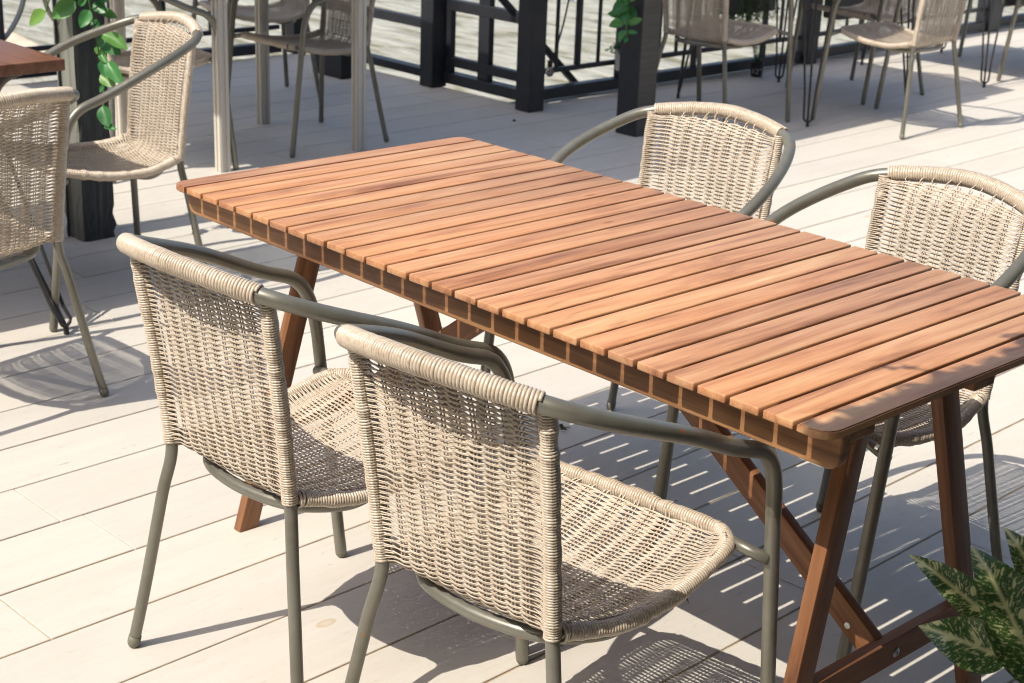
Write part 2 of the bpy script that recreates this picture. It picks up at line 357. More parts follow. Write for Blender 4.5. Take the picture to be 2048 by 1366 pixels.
# ---------------------------------------------------------------- the wicker armchair
RF = np.array([.240, 0, 0]); FF = np.array([.258, .506, 0]); SR = np.array([.163, .047, .42]); BT = np.array([.174, -.016, .785])
A1 = np.array([.232, .052, .758]); A2 = np.array([.267, .188, .708]); A3 = np.array([.262, .315, .650]); AB = np.array([.263, .425, .612]); TMID = np.array([0, -.058, .804])
SX = lambda p, s: np.array([p[0] * s, p[1], p[2]])
rail_pts = [(.166, .058, .425), (.176, .10, .414), (.194, .17, .404), (.203, .28, .408), (.204, .37, .424), (.196, .425, .436), (.165, .452, .440)]
def chair_parts():
    parts = []          # (name, mesh, parent_index)
    hoopL = cr([SX(AB, -1), SX(A3, -1), SX(A2, -1), SX(A1, -1), SX(BT, -1), TMID, BT, A1, A2, A3, AB], 10)
    i0, i1 = 40, 60     # BT- ... BT+
    a = Acc(); core = hoopL
    # round the front bend into the legs on both sides
    def bend(s):
        L0 = SX(A3, s); C = SX(AB + np.array([0, .012, .004]), s); D = SX(FF, s) + np.array([0, 0, .50]); D[1] = AB[1] + .022
        pts = []
        for t in np.linspace(0, 1, 9)[1:]:
            p0 = SX(AB, s) * .5 + L0 * .5
            pts.append((1 - t) ** 2 * p0 + 2 * t * (1 - t) * C + t * t * D)
        return pts
    front = SX(AB, 1) * .5 + A3 * .5
    body = hoopL[6:-6]
    full = np.array(bend(-1)[::-1] + [SX(AB, -1) * .5 + SX(A3, -1) * .5] + list(body) + [front] + bend(1))
    full = resample(full, .012); 
    for _ in range(3): full[1:-1] = (full[:-2] + 2 * full[1:-1] + full[2:]) / 4
    parts.append(('arm_tube', Acc().sweep(full, np.interp(np.arange(len(full)), [0, 8, len(full) - 9, len(full) - 1], [.0121, .0131, .0131, .0121]), 14, cap=False).mesh('arm_tube', M_frame), None))
    ends = [full[0], full[-1]]
    for s, e in ((-1, ends[0]), (1, ends[1])):
        f = SX(FF, s) + np.array([0, 0, .012]); P = np.array([e + (f - e) * t for t in np.linspace(-.006, 1, 10)])
        parts.append(('leg', Acc().sweep(P, .0120, 14, cap=False).mesh('leg', M_frame), None)); li = len(parts) - 1
        dn = unit(f - e); Q = np.array([f - dn * .012, f, f + dn * .005, f + dn * .010, f + dn * .012]); parts.append(('foot_cap', Acc().sweep(Q, [.0117, .0119, .0115, .009, .004], 14).mesh('foot_cap', M_foot), li))
    for s in (-1, 1):
        top = SX(BT, s) + np.array([0, .014, -.004]); P = cr([SX(RF, s) + np.array([0, 0, .012]), SX(RF * .68 + SR * .32, s), SX(RF * .25 + SR * .75, s), SX(SR, s), SX(SR * .6 + BT * .4, s) + np.array([0, .008, 0]), top], 8)
        parts.append(('leg', Acc().sweep(P, .0107, 14).mesh('leg', M_frame), None)); li = len(parts) - 1
        f = SX(RF, s) + np.array([0, 0, .012]); dn = unit(P[0] - P[3]); Q = np.array([f - dn * .012, f, f + dn * .005, f + dn * .010, f + dn * .012])
        parts.append(('foot_cap', Acc().sweep(Q, [.0117, .0119, .0115, .009, .004], 14).mesh('foot_cap', M_foot), li))
    # seat frame: side rails, front bar, stubs to the front legs, rear hoop
    a = Acc(); rl = cr([np.array(p) for p in rail_pts], 6)
    for s in (-1, 1): a.sweep(rl * [s, 1, 1], .0100, 10)
    fb = cr([(-.165, .452, .440), (0, .456, .440), (.165, .452, .440)], 6); a.sweep(fb, .0100, 10)
    for s in (-1, 1): a.sweep(np.array([(.190 * s, .436, .438), (.225 * s, .441, .430), (.259 * s, .446, .424)]), .0095, 10)
    for s in (-1, 1): a.sweep(np.array([(.166 * s, .060, .425), (.163 * s, .049, .423)]), .0095, 8)
    hp = cr([(-.188, .20, .398), (-.175, .155, .388), (-.135, .104, .386), (-.085, .078, .386), (0, .067, .386), (.085, .078, .386), (.135, .104, .386), (.175, .155, .388), (.188, .20, .398)], 7)
    a.sweep(hp, .0110, 12); parts.append(('seat_frame', a.mesh('seat_frame', M_frame), None))
    # wraps
    a = Acc(); hoop = hoopL[i0 - 0:i1 + 1]; helix(a, hoop, .0144, .0054, .0029, 6, 16, .0003); parts.append(('top_wrap', a.mesh('top_wrap', M_wick), None))
    for s in (-1, 1):
        a = Acc(); P = cr([SX(SR, s), SX(SR * .6 + BT * .4, s) + np.array([0, .008, 0]), SX(BT, s) + np.array([0, .014, -.002])], 10); helix(a, P, .0112, .0044, .0022, 6, 14, .0007)
        parts.append(('post_wrap', a.mesh('post_wrap', M_wick), None))
    for s in (-1, 1):   # side rails, with loose turns at the rear corners
        a = Acc(); helix(a, rl[2:] * [s, 1, 1], .0110, .0048, .0026, 6, 14, .0009)
        q_ = np.array([rl[2] * [s, 1, 1], [.167 * s, .066, .423], [.165 * s, .056, .424]]); helix(a, q_, .0128, .0062, .0024, 6, 12, .0012)
        parts.append(('side_wrap', a.mesh('side_wrap', M_wick), None))
    a = Acc(); helix(a, fb, .0112, .0048, .0026, 6, 14, .0011); parts.append(('front_wrap', a.mesh('front_wrap', M_wick), None))
    # woven surface: one profile from the top hoop down the back and along the seat
    cen = [(-.036, .790), (-.008, .764), (.008, .71), (.020, .62), (.031, .54), (.042, .47), (.051, .428), (.075, .402), (.115, .390), (.20, .386), (.30, .392), (.38, .408), (.430, .430), (.449, .446)]
    edg = []
    for y, z in cen[:6]:
        t = (z - .42) / (.785 - .42); t = min(max(t, 0), .97); p = SR + (BT - SR) * t; p[1] += .008 * math.sin(math.pi * t) + .014 * t; edg.append(p)
    edg += [np.array(p) for p in [(.164, .050, .425), (.170, .075, .420), (.180, .115, .412), (.199, .20, .405), (.204, .30, .410), (.205, .38, .427), (.199, .425, .438), (.17, .448, .447)]]
    cenP = cr([(0, y, z) for y, z in cen], 8); edgP = cr(edg, 8)
    d = np.r_[0, np.cumsum(np.linalg.norm(np.diff(cenP, axis=0), axis=1))]; LEN = d[-1]
    def surf(u, s):
        c = np.stack([np.interp(s, d, cenP[:, i]) for i in range(3)], -1); e = np.stack([np.interp(s, d, edgP[:, i]) for i in range(3)], -1)
        wgt = np.abs(u) ** 2; p = c + (e - c) * wgt[..., None]; p[..., 0] = e[..., 0] * u; return p
    def snorm(u, s):
        h = 1e-3; a_ = surf(u + h, s) - surf(u - h, s); b_ = surf(u, np.clip(s + h, 0, LEN)) - surf(u, np.clip(s - h, 0, LEN)); return unit(np.cross(b_, a_))
    s_turn = np.interp(.435, -cenP[::-1, 2][len(cenP) // 2:], d[::-1][len(cenP) // 2:]) if False else d[np.argmax(cenP[:, 2] < .418)]
    NC = 10; cols = np.linspace(-.73, .73, NC); SEG = 5
    us = [-1.0, -.97, -.93, -.86]
    for i in range(NC - 1): us += list(np.linspace(cols[i], cols[i + 1], SEG)[:-1])
    us += [cols[-1], .86, .93, .97, 1.0]; us = np.array(us); 
    fac = np.interp(np.abs(us), [0, .73, .80, .90, .96], [.92, .86, .40, .45, 1.0])
    phase = (us - cols[0]) / (cols[1] - cols[0])
    inner = np.interp(np.abs(us), [0, .73, .82], [1, 1, 0])
    GP = .0088; ng = int(LEN / GP)
    aB, aS = Acc(), Acc()
    for g in range(1, ng - 1):
        s0 = (g + .5) * GP; gj = rng.normal(0, .00022)
        for q in range(4):
            off = (q - 1.5) * .00222
            par = 0 if q < 2 else 1
            wav = np.cos(np.pi * phase + np.pi * par)             # + over, - under at the columns
            s_ = s0 + gj + off * fac * np.where(inner > 0, 1 - .25 * np.abs(wav) * inner, 1) + .0009 * inner * (.5 - par) * 2 * np.abs(wav) * -1 * 0
            s_ = s_ + np.interp(us, np.linspace(-1, 1, 9), rng.normal(0, .00022, 9))
            s_ = np.clip(s_, 0, LEN)
            P = surf(us, s_); Nn = snorm(np.clip(us, -.995, .995), s_)
            h = .0029 * wav * inner
            eo = np.interp(np.abs(us), [0, .84, .93, 1.0], [0, 0, .006, .0118]) * (1 if q % 2 == 0 else -1)
            P = P + Nn * (h + eo + rng.normal(0, .00015))[:, None]
            (aB if s0 < s_turn else aS).sweep(P, .00118, 5, N1=Nn, cap=False)
    for c_ in cols:
        for dd in (-.0031, .0031):
            s_ = np.arange(.002, LEN - .002, .0045); u_ = np.full_like(s_, c_) + dd / .17
            P = surf(u_, s_); Nn = snorm(u_, s_); k_ = np.argmax(s_ > s_turn)
            aB.sweep(P[:k_ + 1], .0014, 5, N1=Nn[:k_ + 1]); aS.sweep(P[k_:], .0014, 5, N1=Nn[k_:])
    # lashings that tie the weave to the hoop
    for c_ in cols:
        p0 = surf(np.array([c_]), np.array([.010]))[0]; hx = c_ * .17
        kk = np.argmin(np.abs(hoop[:, 0] - hx)); p1 = hoop[kk] + np.array([0, .013, -.002]); p2 = hoop[kk] + np.array([0, 0, .0148])
        aB.sweep(np.array([p0, (p0 + p1) / 2 + np.array([.003, .003, 0]), p1]), .0013, 5)
    for i in range(0):      # loose ends under the back
        x0 = rng.uniform(-.13, .13); p0 = np.array([x0, .062, .412]); d_ = rng.normal(0, .006, 3)
        aB.sweep(cr([p0, p0 + [d_[0], -.012, -.012], p0 + [d_[0] * 2 + .006, -.004 + d_[1], -.020 - abs(d_[2])], p0 + [d_[0] * 2 + .014, .008, -.012]], 4), .0012, 5)
    parts.append(('back_weave', aB.mesh('back_weave', M_wick), None)); parts.append(('seat_weave', aS.mesh('seat_weave', M_wick), None))
    return parts
CHV = [chair_parts(), chair_parts()]; CH = CHV[0]
def chair(x, y, rz, label, group='grey tube armchairs with beige wicker'):
    t = thing('armchair', (x, y, 0), rz, label, 'chair', group); obs = []
    for nm, me, par in CH: obs.append(link(nm, me, t if par is None else obs[par]))
    return t
CHAIRS = [
 (.634, -.331, .058, 'beige wicker armchair at the near side of the slatted table, farther from the plant leaves'),
 (1.203, -.305, .121, 'nearest beige wicker armchair, its back to the viewer beside the variegated leaves'),
 (.372, 1.208, 3.268, 'wicker armchair across the slatted table, in front of the vine-hung dark post'),
 (1.080, 1.100, 3.055, 'wicker armchair behind the right end of the slatted table, its back cut by the frame'),
 (-.680, -.024, 1.749, 'wicker armchair cut by the left frame edge, pushed up to the dark walnut table'),
 (-1.464, .864, 3.072, 'wicker armchair turned to the left beside the charcoal timber post with green vine'),
 (-2.857, 2.620, 3.138, 'shaded wicker armchair behind the two slim pale legs, its seat facing left'),
 (-3.65, 2.918, 2.878, 'shaded wicker armchair farthest back on the left, near the small black planter box'),
 (-2.870, 1.335, -.118, 'wicker armchair half hidden behind the green vine and the charcoal timber post'),
 (-1.340, 4.884, 1.554, 'sunlit wicker armchair alone at the right end of the shaded hairpin table'),
 (-2.090, 3.960, .110, 'wicker armchair seen from behind just right of the dark post with the vine'),
 (-2.167, 5.705, 3.07, 'shaded wicker armchair by the railing on the far side of the hairpin table'),
 (-2.27, 7.50, math.pi, 'wicker armchair by the railing at the top right corner, near the farthest table'),
 (-1.42, 6.70, 1.57, 'wicker armchair at the far right frame edge, only its front legs and seat corner showing'),
]
for i_, c in enumerate(CHAIRS): CH = CHV[i_ % 2]; chair(*c)

# ---------------------------------------------------------------- deck, ground, water
PIT = .2095; GAP = .0055; ROT = .028
deck = bpy.data.objects.new('deck', None); COL.objects.link(deck); tag(deck, kind='structure'); deck.location = (0, .8, 0); deck.rotation_euler = (0, 0, ROT)
# boards run along local y; local origin at (0,.8)
joints = {}
meshes = {}
def board_mesh(L):
    k = round(L, 3)
    if k not in meshes: meshes[k] = flatten(boxmesh('board', PIT - GAP, k, .022, M_deck, .0013, 1))
    return meshes[k]
def north(x): return 2.955 if x < -2.86 else 10.2      # local y limit
fixed = {0: [-.03 - 2.4, -.03, 3.1], 13: [-.10], 18: [2.85], 1: [-.02], 4: [-1.255]}
for k in range(-14, 28):
    xc = 1.08 - PIT * (k + .5)                         # board between gap k and k+1
    if xc < -4.62: continue
    y0, y1 = -3.0, north(xc)
    js = []
    if k in fixed: js = list(fixed[k])
    else:
        q = y0 + random.uniform(.3, 2.3)
        while q < y1: js.append(q); q += 2.4
    js = [y0] + sorted(j for j in js if y0 + .1 < j < y1 - .1) + [y1]
    ys = []
    for a_, b_ in zip(js[:-1], js[1:]):
        n = max(1, round((b_ - a_) / 2.6)); 
        for i in range(n): ys.append((a_ + (b_ - a_) * i / n, a_ + (b_ - a_) * (i + 1) / n))
    for a_, b_ in ys:
        o = link('board', board_mesh(b_ - a_ - .003), deck); o.location = (xc, (a_ + b_) / 2, -.011 + random.uniform(-.0004, .0004))
u = box('under_deck', -4.60, 4.1, -2.98, 10.15, -.16, -.0035, M_base, deck, bev=0)
u2 = u
# trim the under deck: north-west corner open to the water
bm = bmesh.new()
P = [(-4.61, -2.98), (4.1, -2.98), (4.1, 10.15), (-2.80, 10.15), (-2.80, 2.945), (-4.61, 2.945)]
vb = [bm.verts.new((x, y, -.16)) for x, y in P]; vt = [bm.verts.new((x, y, -.0034)) for x, y in P]
bm.faces.new(vt); bm.faces.new(vb[::-1])
for i in range(6): bm.faces.new((vb[i], vb[(i + 1) % 6], vt[(i + 1) % 6], vt[i]))
me = bpy.data.meshes.new('under_deck'); bm.to_mesh(me); bm.free(); me.materials.append(M_base); u.data = me; u.location = (0, 0, 0)
me = mesh('water', [(-60, -40, 0), (40, -40, 0), (40, 80, 0), (-60, 80, 0)], [(0, 1, 2, 3)], M_water); wo = link('water', me, None, (0, 0, -1.0)); tag(wo, kind='structure')
# a low sandy shore far on the left
V = []; n = 28
for i in range(n):
    for j in range(9):
        x = -13 + 2.6 * j / 8 * 1.0 + .5 * math.sin(i * .7); y = 3.0 + 2.1 * i / (n - 1)
        V.append((x, y, -1.08 + .20 * math.sin(math.pi * j / 8) ** .6 * (1 + .3 * math.sin(i * 1.3))))
F = [(i * 9 + j, (i + 1) * 9 + j, (i + 1) * 9 + j + 1, i * 9 + j + 1) for i in range(n - 1) for j in range(8)]
b = link('shore', mesh('shore', V, F, M_bank, True)); tag(b, kind='structure')

# ---------------------------------------------------------------- slatted acacia table
tb = thing('slatted_table', (0, 0, 0), 0, 'orange acacia slatted dining table with A frame legs in the middle of the deck', 'table')
W = .765; p = .0575; TH = .0128; ZT = .74
slat_me = flatten(boxmesh('slat', p - .0072, W, TH, M_slat, .0021, 2), 1.2)
def end_slat(side):
    bm = bmesh.new(); w2 = (p - .0072) / 2; r = .030; pts = []
    def arc(cx, cy, a0, a1, n=8):
        for i in range(n + 1):
            t = a0 + (a1 - a0) * i / n; pts.append((cx + r * math.cos(t), cy + r * math.sin(t)))
    if side < 0:
        pts.append((w2, -W / 2)); pts.append((w2, W / 2)); arc(-w2 + r, W / 2 - r, math.pi / 2, math.pi); arc(-w2 + r, -W / 2 + r, math.pi, 1.5 * math.pi)
    else:
        pts.append((-w2, W / 2)); pts.append((-w2, -W / 2)); arc(w2 - r, -W / 2 + r, -math.pi / 2, 0); arc(w2 - r, W / 2 - r, 0, math.pi / 2)
    vt = [bm.verts.new((x, y, TH / 2)) for x, y in pts]; vb = [bm.verts.new((x, y, -TH / 2)) for x, y in pts]
    ft = bm.faces.new(vt); fb = bm.faces.new(vb[::-1]); nn = len(pts)
    for i in range(nn): bm.faces.new((vb[i], vb[(i + 1) % nn], vt[(i + 1) % nn], vt[i]))
    bm.normal_update()
    if ft.normal.z < 0: bmesh.ops.reverse_faces(bm, faces=bm.faces[:])
    bmesh.ops.bevel(bm, geom=[e for e in bm.edges if abs(e.verts[0].co.z - e.verts[1].co.z) < 1e-6], offset=.002, segments=2, affect='EDGES')
    me = bpy.data.meshes.new('slat'); bm.to_mesh(me); bm.free(); me.materials.append(M_slat)
    me.polygons.foreach_set('use_smooth', [True] * len(me.polygons)); return flatten(me, .8)
for i in range(28):
    me = slat_me if 0 < i < 27 else end_slat(-1 if i == 0 else 1)
    o = link('slat', me, tb); o.location = (p * (i + .5) - .0036, W / 2 + random.uniform(-.0012, .0012), ZT - TH / 2 + random.uniform(-.0004, .0004)); o.rotation_euler = (0, random.uniform(-.006, .006), random.uniform(-.0008, .0008))
def rail(y0, y1):
    r = .022; x0, x1, z0, z1 = .004, 1.600, .6735, ZT - TH - .0006; pts = [(x1, z1), (x0, z1)]
    for i in range(7): t = math.pi + math.pi / 2 * i / 6; pts.append((x0 + r + r * math.cos(t), z0 + r + r * math.sin(t)))
    for i in range(7): t = 1.5 * math.pi + math.pi / 2 * i / 6; pts.append((x1 - r + r * math.cos(t), z0 + r + r * math.sin(t)))
    bm = bmesh.new(); a_ = [bm.verts.new((x, y0, z)) for x, z in pts]; b_ = [bm.verts.new((x, y1, z)) for x, z in pts]; nn = len(pts)
    bm.faces.new(a_[::1]); bm.faces.new(b_[::-1])
    for i in range(nn): bm.faces.new((a_[i], b_[i], b_[(i + 1) % nn], a_[(i + 1) % nn]))
    bmesh.ops.recalc_face_normals(bm, faces=bm.faces[:])
    bmesh.ops.bevel(bm, geom=[e for e in bm.edges if abs(e.verts[0].co.y - e.verts[1].co.y) < 1e-6], offset=.0018, segments=1, affect='EDGES')
    me = bpy.data.meshes.new('rail'); bm.to_mesh(me); bm.free(); me.materials.append(M_railx); return link('rail', me, tb)
rail(.036, .057); rail(W - .057, W - .036)
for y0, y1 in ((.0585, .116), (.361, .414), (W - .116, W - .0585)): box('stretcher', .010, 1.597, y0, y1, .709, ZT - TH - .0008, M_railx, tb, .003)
for s, xo in ((1, (1.478, 1.500)), (-1, (.107, .129))):
    xi = (xo[0] + xo[1]) / 2
    if s == 1: fA, fB, bA, bB = (xi + .018, .082, 0), (xi - .022, .281, .709), (xi + .004, .690, 0), (xi - .016, .466, .709)
    else: fA, fB, bA, bB = (xi, .080, 0), (xi + .002, .290, .709), (xi, .687, 0), (xi + .002, .470, .709)
    def ext(A, B): 
        A, B = Vector(A), Vector(B); d = (B - A).normalized(); return A - d * .03, B + d * .03
    for A, B in ((fA, fB), (bA, bB)):
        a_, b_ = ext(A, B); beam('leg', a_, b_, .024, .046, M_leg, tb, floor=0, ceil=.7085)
    zc = .226; yA = fA[1] + (fB[1] - fA[1]) * zc / .709 + .024; yB = bA[1] + (bB[1] - bA[1]) * zc / .709 - .024
    xx = xi + .005 * s
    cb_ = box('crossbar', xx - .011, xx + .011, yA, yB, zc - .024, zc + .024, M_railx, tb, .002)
    cb_.data = cb_.data.copy(); cb_.data.materials[0] = M_cross
    xs = xi - .012 * s if s == 1 else xi + .012
    A = (xi - .013 * s, .371, .232); B = (.815 + .0 if s == 1 else .760, .371, .706 if s == 1 else .706)
    A = Vector(A) if s == 1 else Vector((xi + .013, .371, .232))
    B = Vector((.80, .371, .704)) if s == 1 else Vector((.765, .371, .704))
    beam('brace', A, B, .022, .047, M_leg, tb, up=(0, 1, 0))
    bx = xx + .0112 
    bo = lathe('bolt', [(.0085, 0), (.0085, .0012), (.007, .0025), (.003, .0028), (.003, .0008)], M_bolt, tb, (bx, .397, .224), 18); bo.rotation_euler = (0, R_(90), 0)
    bo2 = lathe('bolt', [(.0055, 0), (.0055, .001), (.003, .0012)], M_bolt, tb, (1.434 if s == 1 else .18, .3598, .254), 14); bo2.rotation_euler = (R_(90), 0, 0)

# ---------------------------------------------------------------- hairpin tables
def hairpin(parent, x, y, cx, cy, H=.70, lean=.05):
    a = Acc(); ang = math.atan2(cy - y, cx - x)
    for k, da in enumerate((-.8, .8)):
        d = np.array([math.cos(ang + da), math.sin(ang + da)]); t_ = np.array([-d[1], d[0]])
        top = [(x + d[0] * .11 , y + d[1] * .11, H)]
    dx = np.array([math.cos(ang), math.sin(ang)]); t_ = np.array([-dx[1], dx[0]])
    g = .016
    L_ = [(x + t_[0] * .075 + dx[0] * lean, y + t_[1] * .075 + dx[1] * lean, H), (x + t_[0] * g * 1.6 + dx[0] * lean * .20, y + t_[1] * g * 1.6 + dx[1] * lean * .20, .16), (x + t_[0] * g * 1.35 + dx[0] * lean * .07, y + t_[1] * g * 1.35 + dx[1] * lean * .07, .07)]
    pts = [np.array(v) for v in L_]
    for i in range(1, 8):
        t = math.pi * i / 8; pts.append(np.array([x + t_[0] * g * 1.35 * math.cos(t), y + t_[1] * g * 1.35 * math.cos(t), .05 - .026 * math.sin(t)]))
    for v, tw, f_ in zip(L_[::-1], (g * 1.35, g * 1.6, .075), (.07, .20, 1)): pts.append(np.array([x - t_[0] * tw + dx[0] * lean * f_, y - t_[1] * tw + dx[1] * lean * f_, v[2]]))
    
    a.sweep(np.array(pts), .0055, 8)
    a.sweep(np.array([(x + dx[0] * (lean + .07), y + dx[1] * (lean + .07), H), (x + dx[0] * .004, y + dx[1] * .004, .03)]), .0055, 8)
    a.sweep(np.array([(x, y, .0), (x, y, .02), (x, y, .03)]), [.008, .008, .005], 10)
    me = a.mesh('leg', M_hair); flatten(me, .9); return link('leg', me, parent)
def htable(label, x0, x1, y0, y1, inset, splay=0):
    t = thing('hairpin_table', ((x0 + x1) / 2, (y0 + y1) / 2, 0), 0, label, 'table', 'tables on black hairpin legs')
    cx, cy = (x0 + x1) / 2, (y0 + y1) / 2; hx, hy = (x1 - x0) / 2, (y1 - y0) / 2
    box('tabletop', -hx, hx, -hy, hy, .708, .74, M_walnut, t, .003, 2)
    for sx in (-1, 1):
        box('batten', sx * (hx - inset) - .05, sx * (hx - inset) + .05, -hy + .04, hy - .04, .696, .7075, M_hair, t, .002)
        for sy in (-1, 1): hairpin(t, sx * (hx - inset + splay), sy * (hy - inset), 0, 0, .697, .05 + splay * 1.05)
    return t
htable('walnut tabletop corner jutting in at the left frame edge', -2.55, -1.346, -.35, .479, .12, .265)
htable('hairpin legged table in the shade between the dark post and the sunlit chair', -2.66, -1.70, 4.42, 5.38, .07)
htable('hairpin legged table at the far right, standing in the sun', -2.75, -1.80, 6.13, 7.10, .07)

# pale metal table whose slim legs stand left of centre
pt = thing('pale_metal_table', (-2.9, 2.08, 0), 0, 'pale metal table whose slim square legs rise out of the top of the picture', 'table')
box('tabletop', -.45, .38, -.40, .40, .712, .742, M_white, pt, .003)
def profile_leg(x, y):
    o = box('leg', x - .0205, x + .0205, y - .0205, y + .0205, 0, .711, M_white, pt, .002)
    for sx, sy in ((1, 0), (0, -1)):
        if sx: box('groove_strip', .021, .0245, -.0205, -.006, -.3555, .3555, M_white, o, .0008); box('groove_strip', .021, .0245, .006, .0205, -.3555, .3555, M_white, o, .0008)
        else: box('groove_strip', -.0205, -.006, -.0245, -.021, -.3555, .3555, M_white, o, .0008); box('groove_strip', .006, .0205, -.0245, -.021, -.3555, .3555, M_white, o, .0008)
for x, y in ((-2.565, 1.755), (-2.560, 2.425), (-3.225, 2.395), (-3.31, 1.735)): profile_leg(x + 2.9, y - 2.08)

# ---------------------------------------------------------------- posts
tp = thing('timber_post', (-2.046, .895, 0), 0, 'rough charcoal timber post wound with bright green vine at the left', 'post')
bm = bmesh.new(); nz = 46; pr = [(-.064, -.059), (.064, -.059), (.064, .059), (-.064, .059)]; per = 9; rings = []
for i in range(nz):
    z = 2.62 * (i / (nz - 1)) ** 1.3; ring = []
    for e in range(4):
        ax, ay = pr[e]; bx_, by_ = pr[(e + 1) % 4]
        for q in range(per):
            t = q / per; jz = 2.6 if z < .12 else (1.5 if z < .5 else 1); rr = 1 + jz * (.015 if q else -.05 * random.random()) * random.uniform(-1, 1) + (-.03 if q == 0 else 0)
            ring.append(bm.verts.new(((ax + (bx_ - ax) * t) * rr, (ay + (by_ - ay) * t) * rr, z)))
    rings.append(ring)
nr = len(rings[0])
for i in range(nz - 1):
    for j in range(nr): bm.faces.new((rings[i][j], rings[i][(j + 1) % nr], rings[i + 1][(j + 1) % nr], rings[i + 1][j]))
bm.faces.new(rings[-1]); bm.normal_update()
for f in bm.faces: f.material_index = 1 if f.normal.y < -.6 else 0  # the side turned to the sun takes the lighter painted tone
me = bpy.data.meshes.new('shaft'); bm.to_mesh(me); bm.free(); me.materials.append(M_timber); me.materials.append(M_timber_sun); link('shaft', me, tp)
tube('cable', cr([(-.030, -.066, .0), (-.028, -.065, .4), (-.036, -.066, .8), (-.030, -.066, 1.5), (-.034, -.066, 2.6)], 8), .0045, M_cable, tp, 8)
rp = thing('roof_post', (-2.132, 3.675, 0), 0, 'dark square roof post with leaves hanging on it, right of centre', 'post')
box('shaft', -.0625, .0625, -.06, .06, 0, 2.6, M_black, rp, .003)
for k in range(1): box('cladding', .0628, .0650, -.058, .058, .002, 2.598, M_post, rp, .0005)
# fence corner posts
def fpost(x, y, h, label, w=.1):
    t = thing('fence_post', (x, y, 0), 0, label, 'post', 'black posts of the waterside railing'); box('shaft', -w / 2, w / 2, -w / 2, w / 2, 0, h, M_black, t, .004)
    box('cap', -w / 2 - .006, w / 2 + .006, -w / 2 - .006, w / 2 + .006, h + .0005, h + .02, M_black, t, .003); return t
fpost(-3.511, 3.630, 1.05, 'black railing post left of the open framed panel')
fpost(-2.780, 3.625, 1.05, 'black corner post right of the open framed panel, where the railing turns')
fpost(-2.905, 5.95, 1.05, 'black railing post behind the hairpin table in the shade')
fpost(-3.05, 8.15, 1.05, 'black railing post behind the farthest table at the top right', .12)
fpost(-4.70, 3.62, 1.05, 'black railing post at the far left corner of the deck')

# ---------------------------------------------------------------- railings
def railing(label, A, B, h=1.0, sill=True, bars=.15, low=.152, name='railing', barr=.0075, thickevery=0):
    A, B = Vector(A), Vector(B); d = (B - A); Ln = d.length; rz = math.atan2(d.y, d.x)
    t = thing(name, (A.x, A.y, 0), rz, label, 'railing', 'black railing sections along the water')
    if sill: box('sill', 0, Ln, -.03, .03, .015, .070, M_black, t, .003)
    box('lower_rail', 0, Ln, -.012, .012, low - .012, low + .012, M_black, t, .002)
    box('top_rail', 0, Ln, -.025, .025, h - .03, h, M_black, t, .003)
    n = int(Ln / bars)
    for i in range(n):
        x = bars * (i + .45) if barr < .02 else bars * (i + .5)
        if x > Ln - .02: continue
        r = .013 if (thickevery and i % thickevery == 0) else barr
        z0 = .071 if (thickevery and i % (2 * thickevery) == 0) else low + .013
        box('bar', x - r, x + r, -r, r, z0, h - .031, M_black, t, .001)
        if z0 < .1: pass
    return t
rr = railing('black vertical bar railing right of the corner post, in front of the water', (-2.895, 3.69, 0), (-2.915, 5.89, 0), thickevery=2)
railing('black railing on the far right, beyond the shaded hairpin table', (-2.925, 6.02, 0), (-3.045, 8.08, 0))
railing('black railing section at the top right corner beyond the farthest table', (-3.07, 8.22, 0), (-3.20, 10.6, 0))
# left: horizontal rail types
def hrail(label, A, B, zs, name='railing', mids=()):
    A, B = Vector(A), Vector(B); d = B - A; Ln = d.length
    t = thing(name, (A.x, A.y, 0), math.atan2(d.y, d.x), label, 'railing', 'black railing sections along the water')
    for i, (z0, z1) in enumerate(zs):
        w2 = .035 if i == 0 else .020
        box('sill' if i == 0 else 'crossrail', 0, Ln, -w2, w2, z0, z1, M_black, t, .003)
    for x0, x1 in mids: box('upright', x0, x1, -.018, .018, zs[0][1] + .0005, zs[-1][1] + .001, M_black, t, .002); 
    return t
hrail('black railing of plain horizontal bars behind the shaded chairs', (-4.64, 3.70, 0), (-3.565, 3.70, 0), [(.022, .064), (.270, .320), (.55, .60), (.95, 1.0)])
hrail('open framed panel of thick black bars between the two posts, water behind', (-3.458, 3.685, 0), (-2.832, 3.685, 0), [(.024, .078), (.112, .160), (.392, .448), (.93, .98)], 'framed_panel', [(.0, .035), (.245, .325)])
t = thing('strut', (0, 0, 0), 0, 'slanting black strut behind the railing right of the corner post', 'strut')
beam('bar', (-2.96, 3.45, .632), (-2.96, 4.20, -.02), .03, .03, M_black, t)
# west railing with a ring ornament
wr = railing('dark railing with curved scroll bands at the top left, water behind', (-4.70, 3.50, 0), (-4.70, -.6, 0), thickevery=0, bars=.30, barr=.014)
def band(pts, parent):
    P = cr([np.array(q) for q in pts], 8); a = Acc(); T = unit(np.gradient(P, axis=0)); 
    V = []; 
    for q, t_ in zip(P, T):
        n_ = np.array([t_[2], 0, -t_[0]]); 
        for dy, dn in ((-.02, -.004), (.02, -.004), (.02, .004), (-.02, .004)): V.append(q + np.array([0, dy, 0]) + n_ * dn)
    k = 4; n = len(P); F = [[i * k + j, i * k + (j + 1) % k, (i + 1) * k + (j + 1) % k, (i + 1) * k + j] for i in range(n - 1) for j in range(k)]
    a.add(V, F); me = a.mesh('scroll_band', M_frame); flatten(me, .5); return link('scroll_band', me, parent)
# local x runs towards -y (world): world y = 3.50 - x
band([(1.42, 0, .62), (1.40, 0, .42), (1.36, 0, .30), (1.27, 0, .20), (1.16, 0, .165)], wr)
band([(1.48, 0, .62), (1.50, 0, .42), (1.55, 0, .30), (1.64, 0, .20), (1.75, 0, .165)], wr)

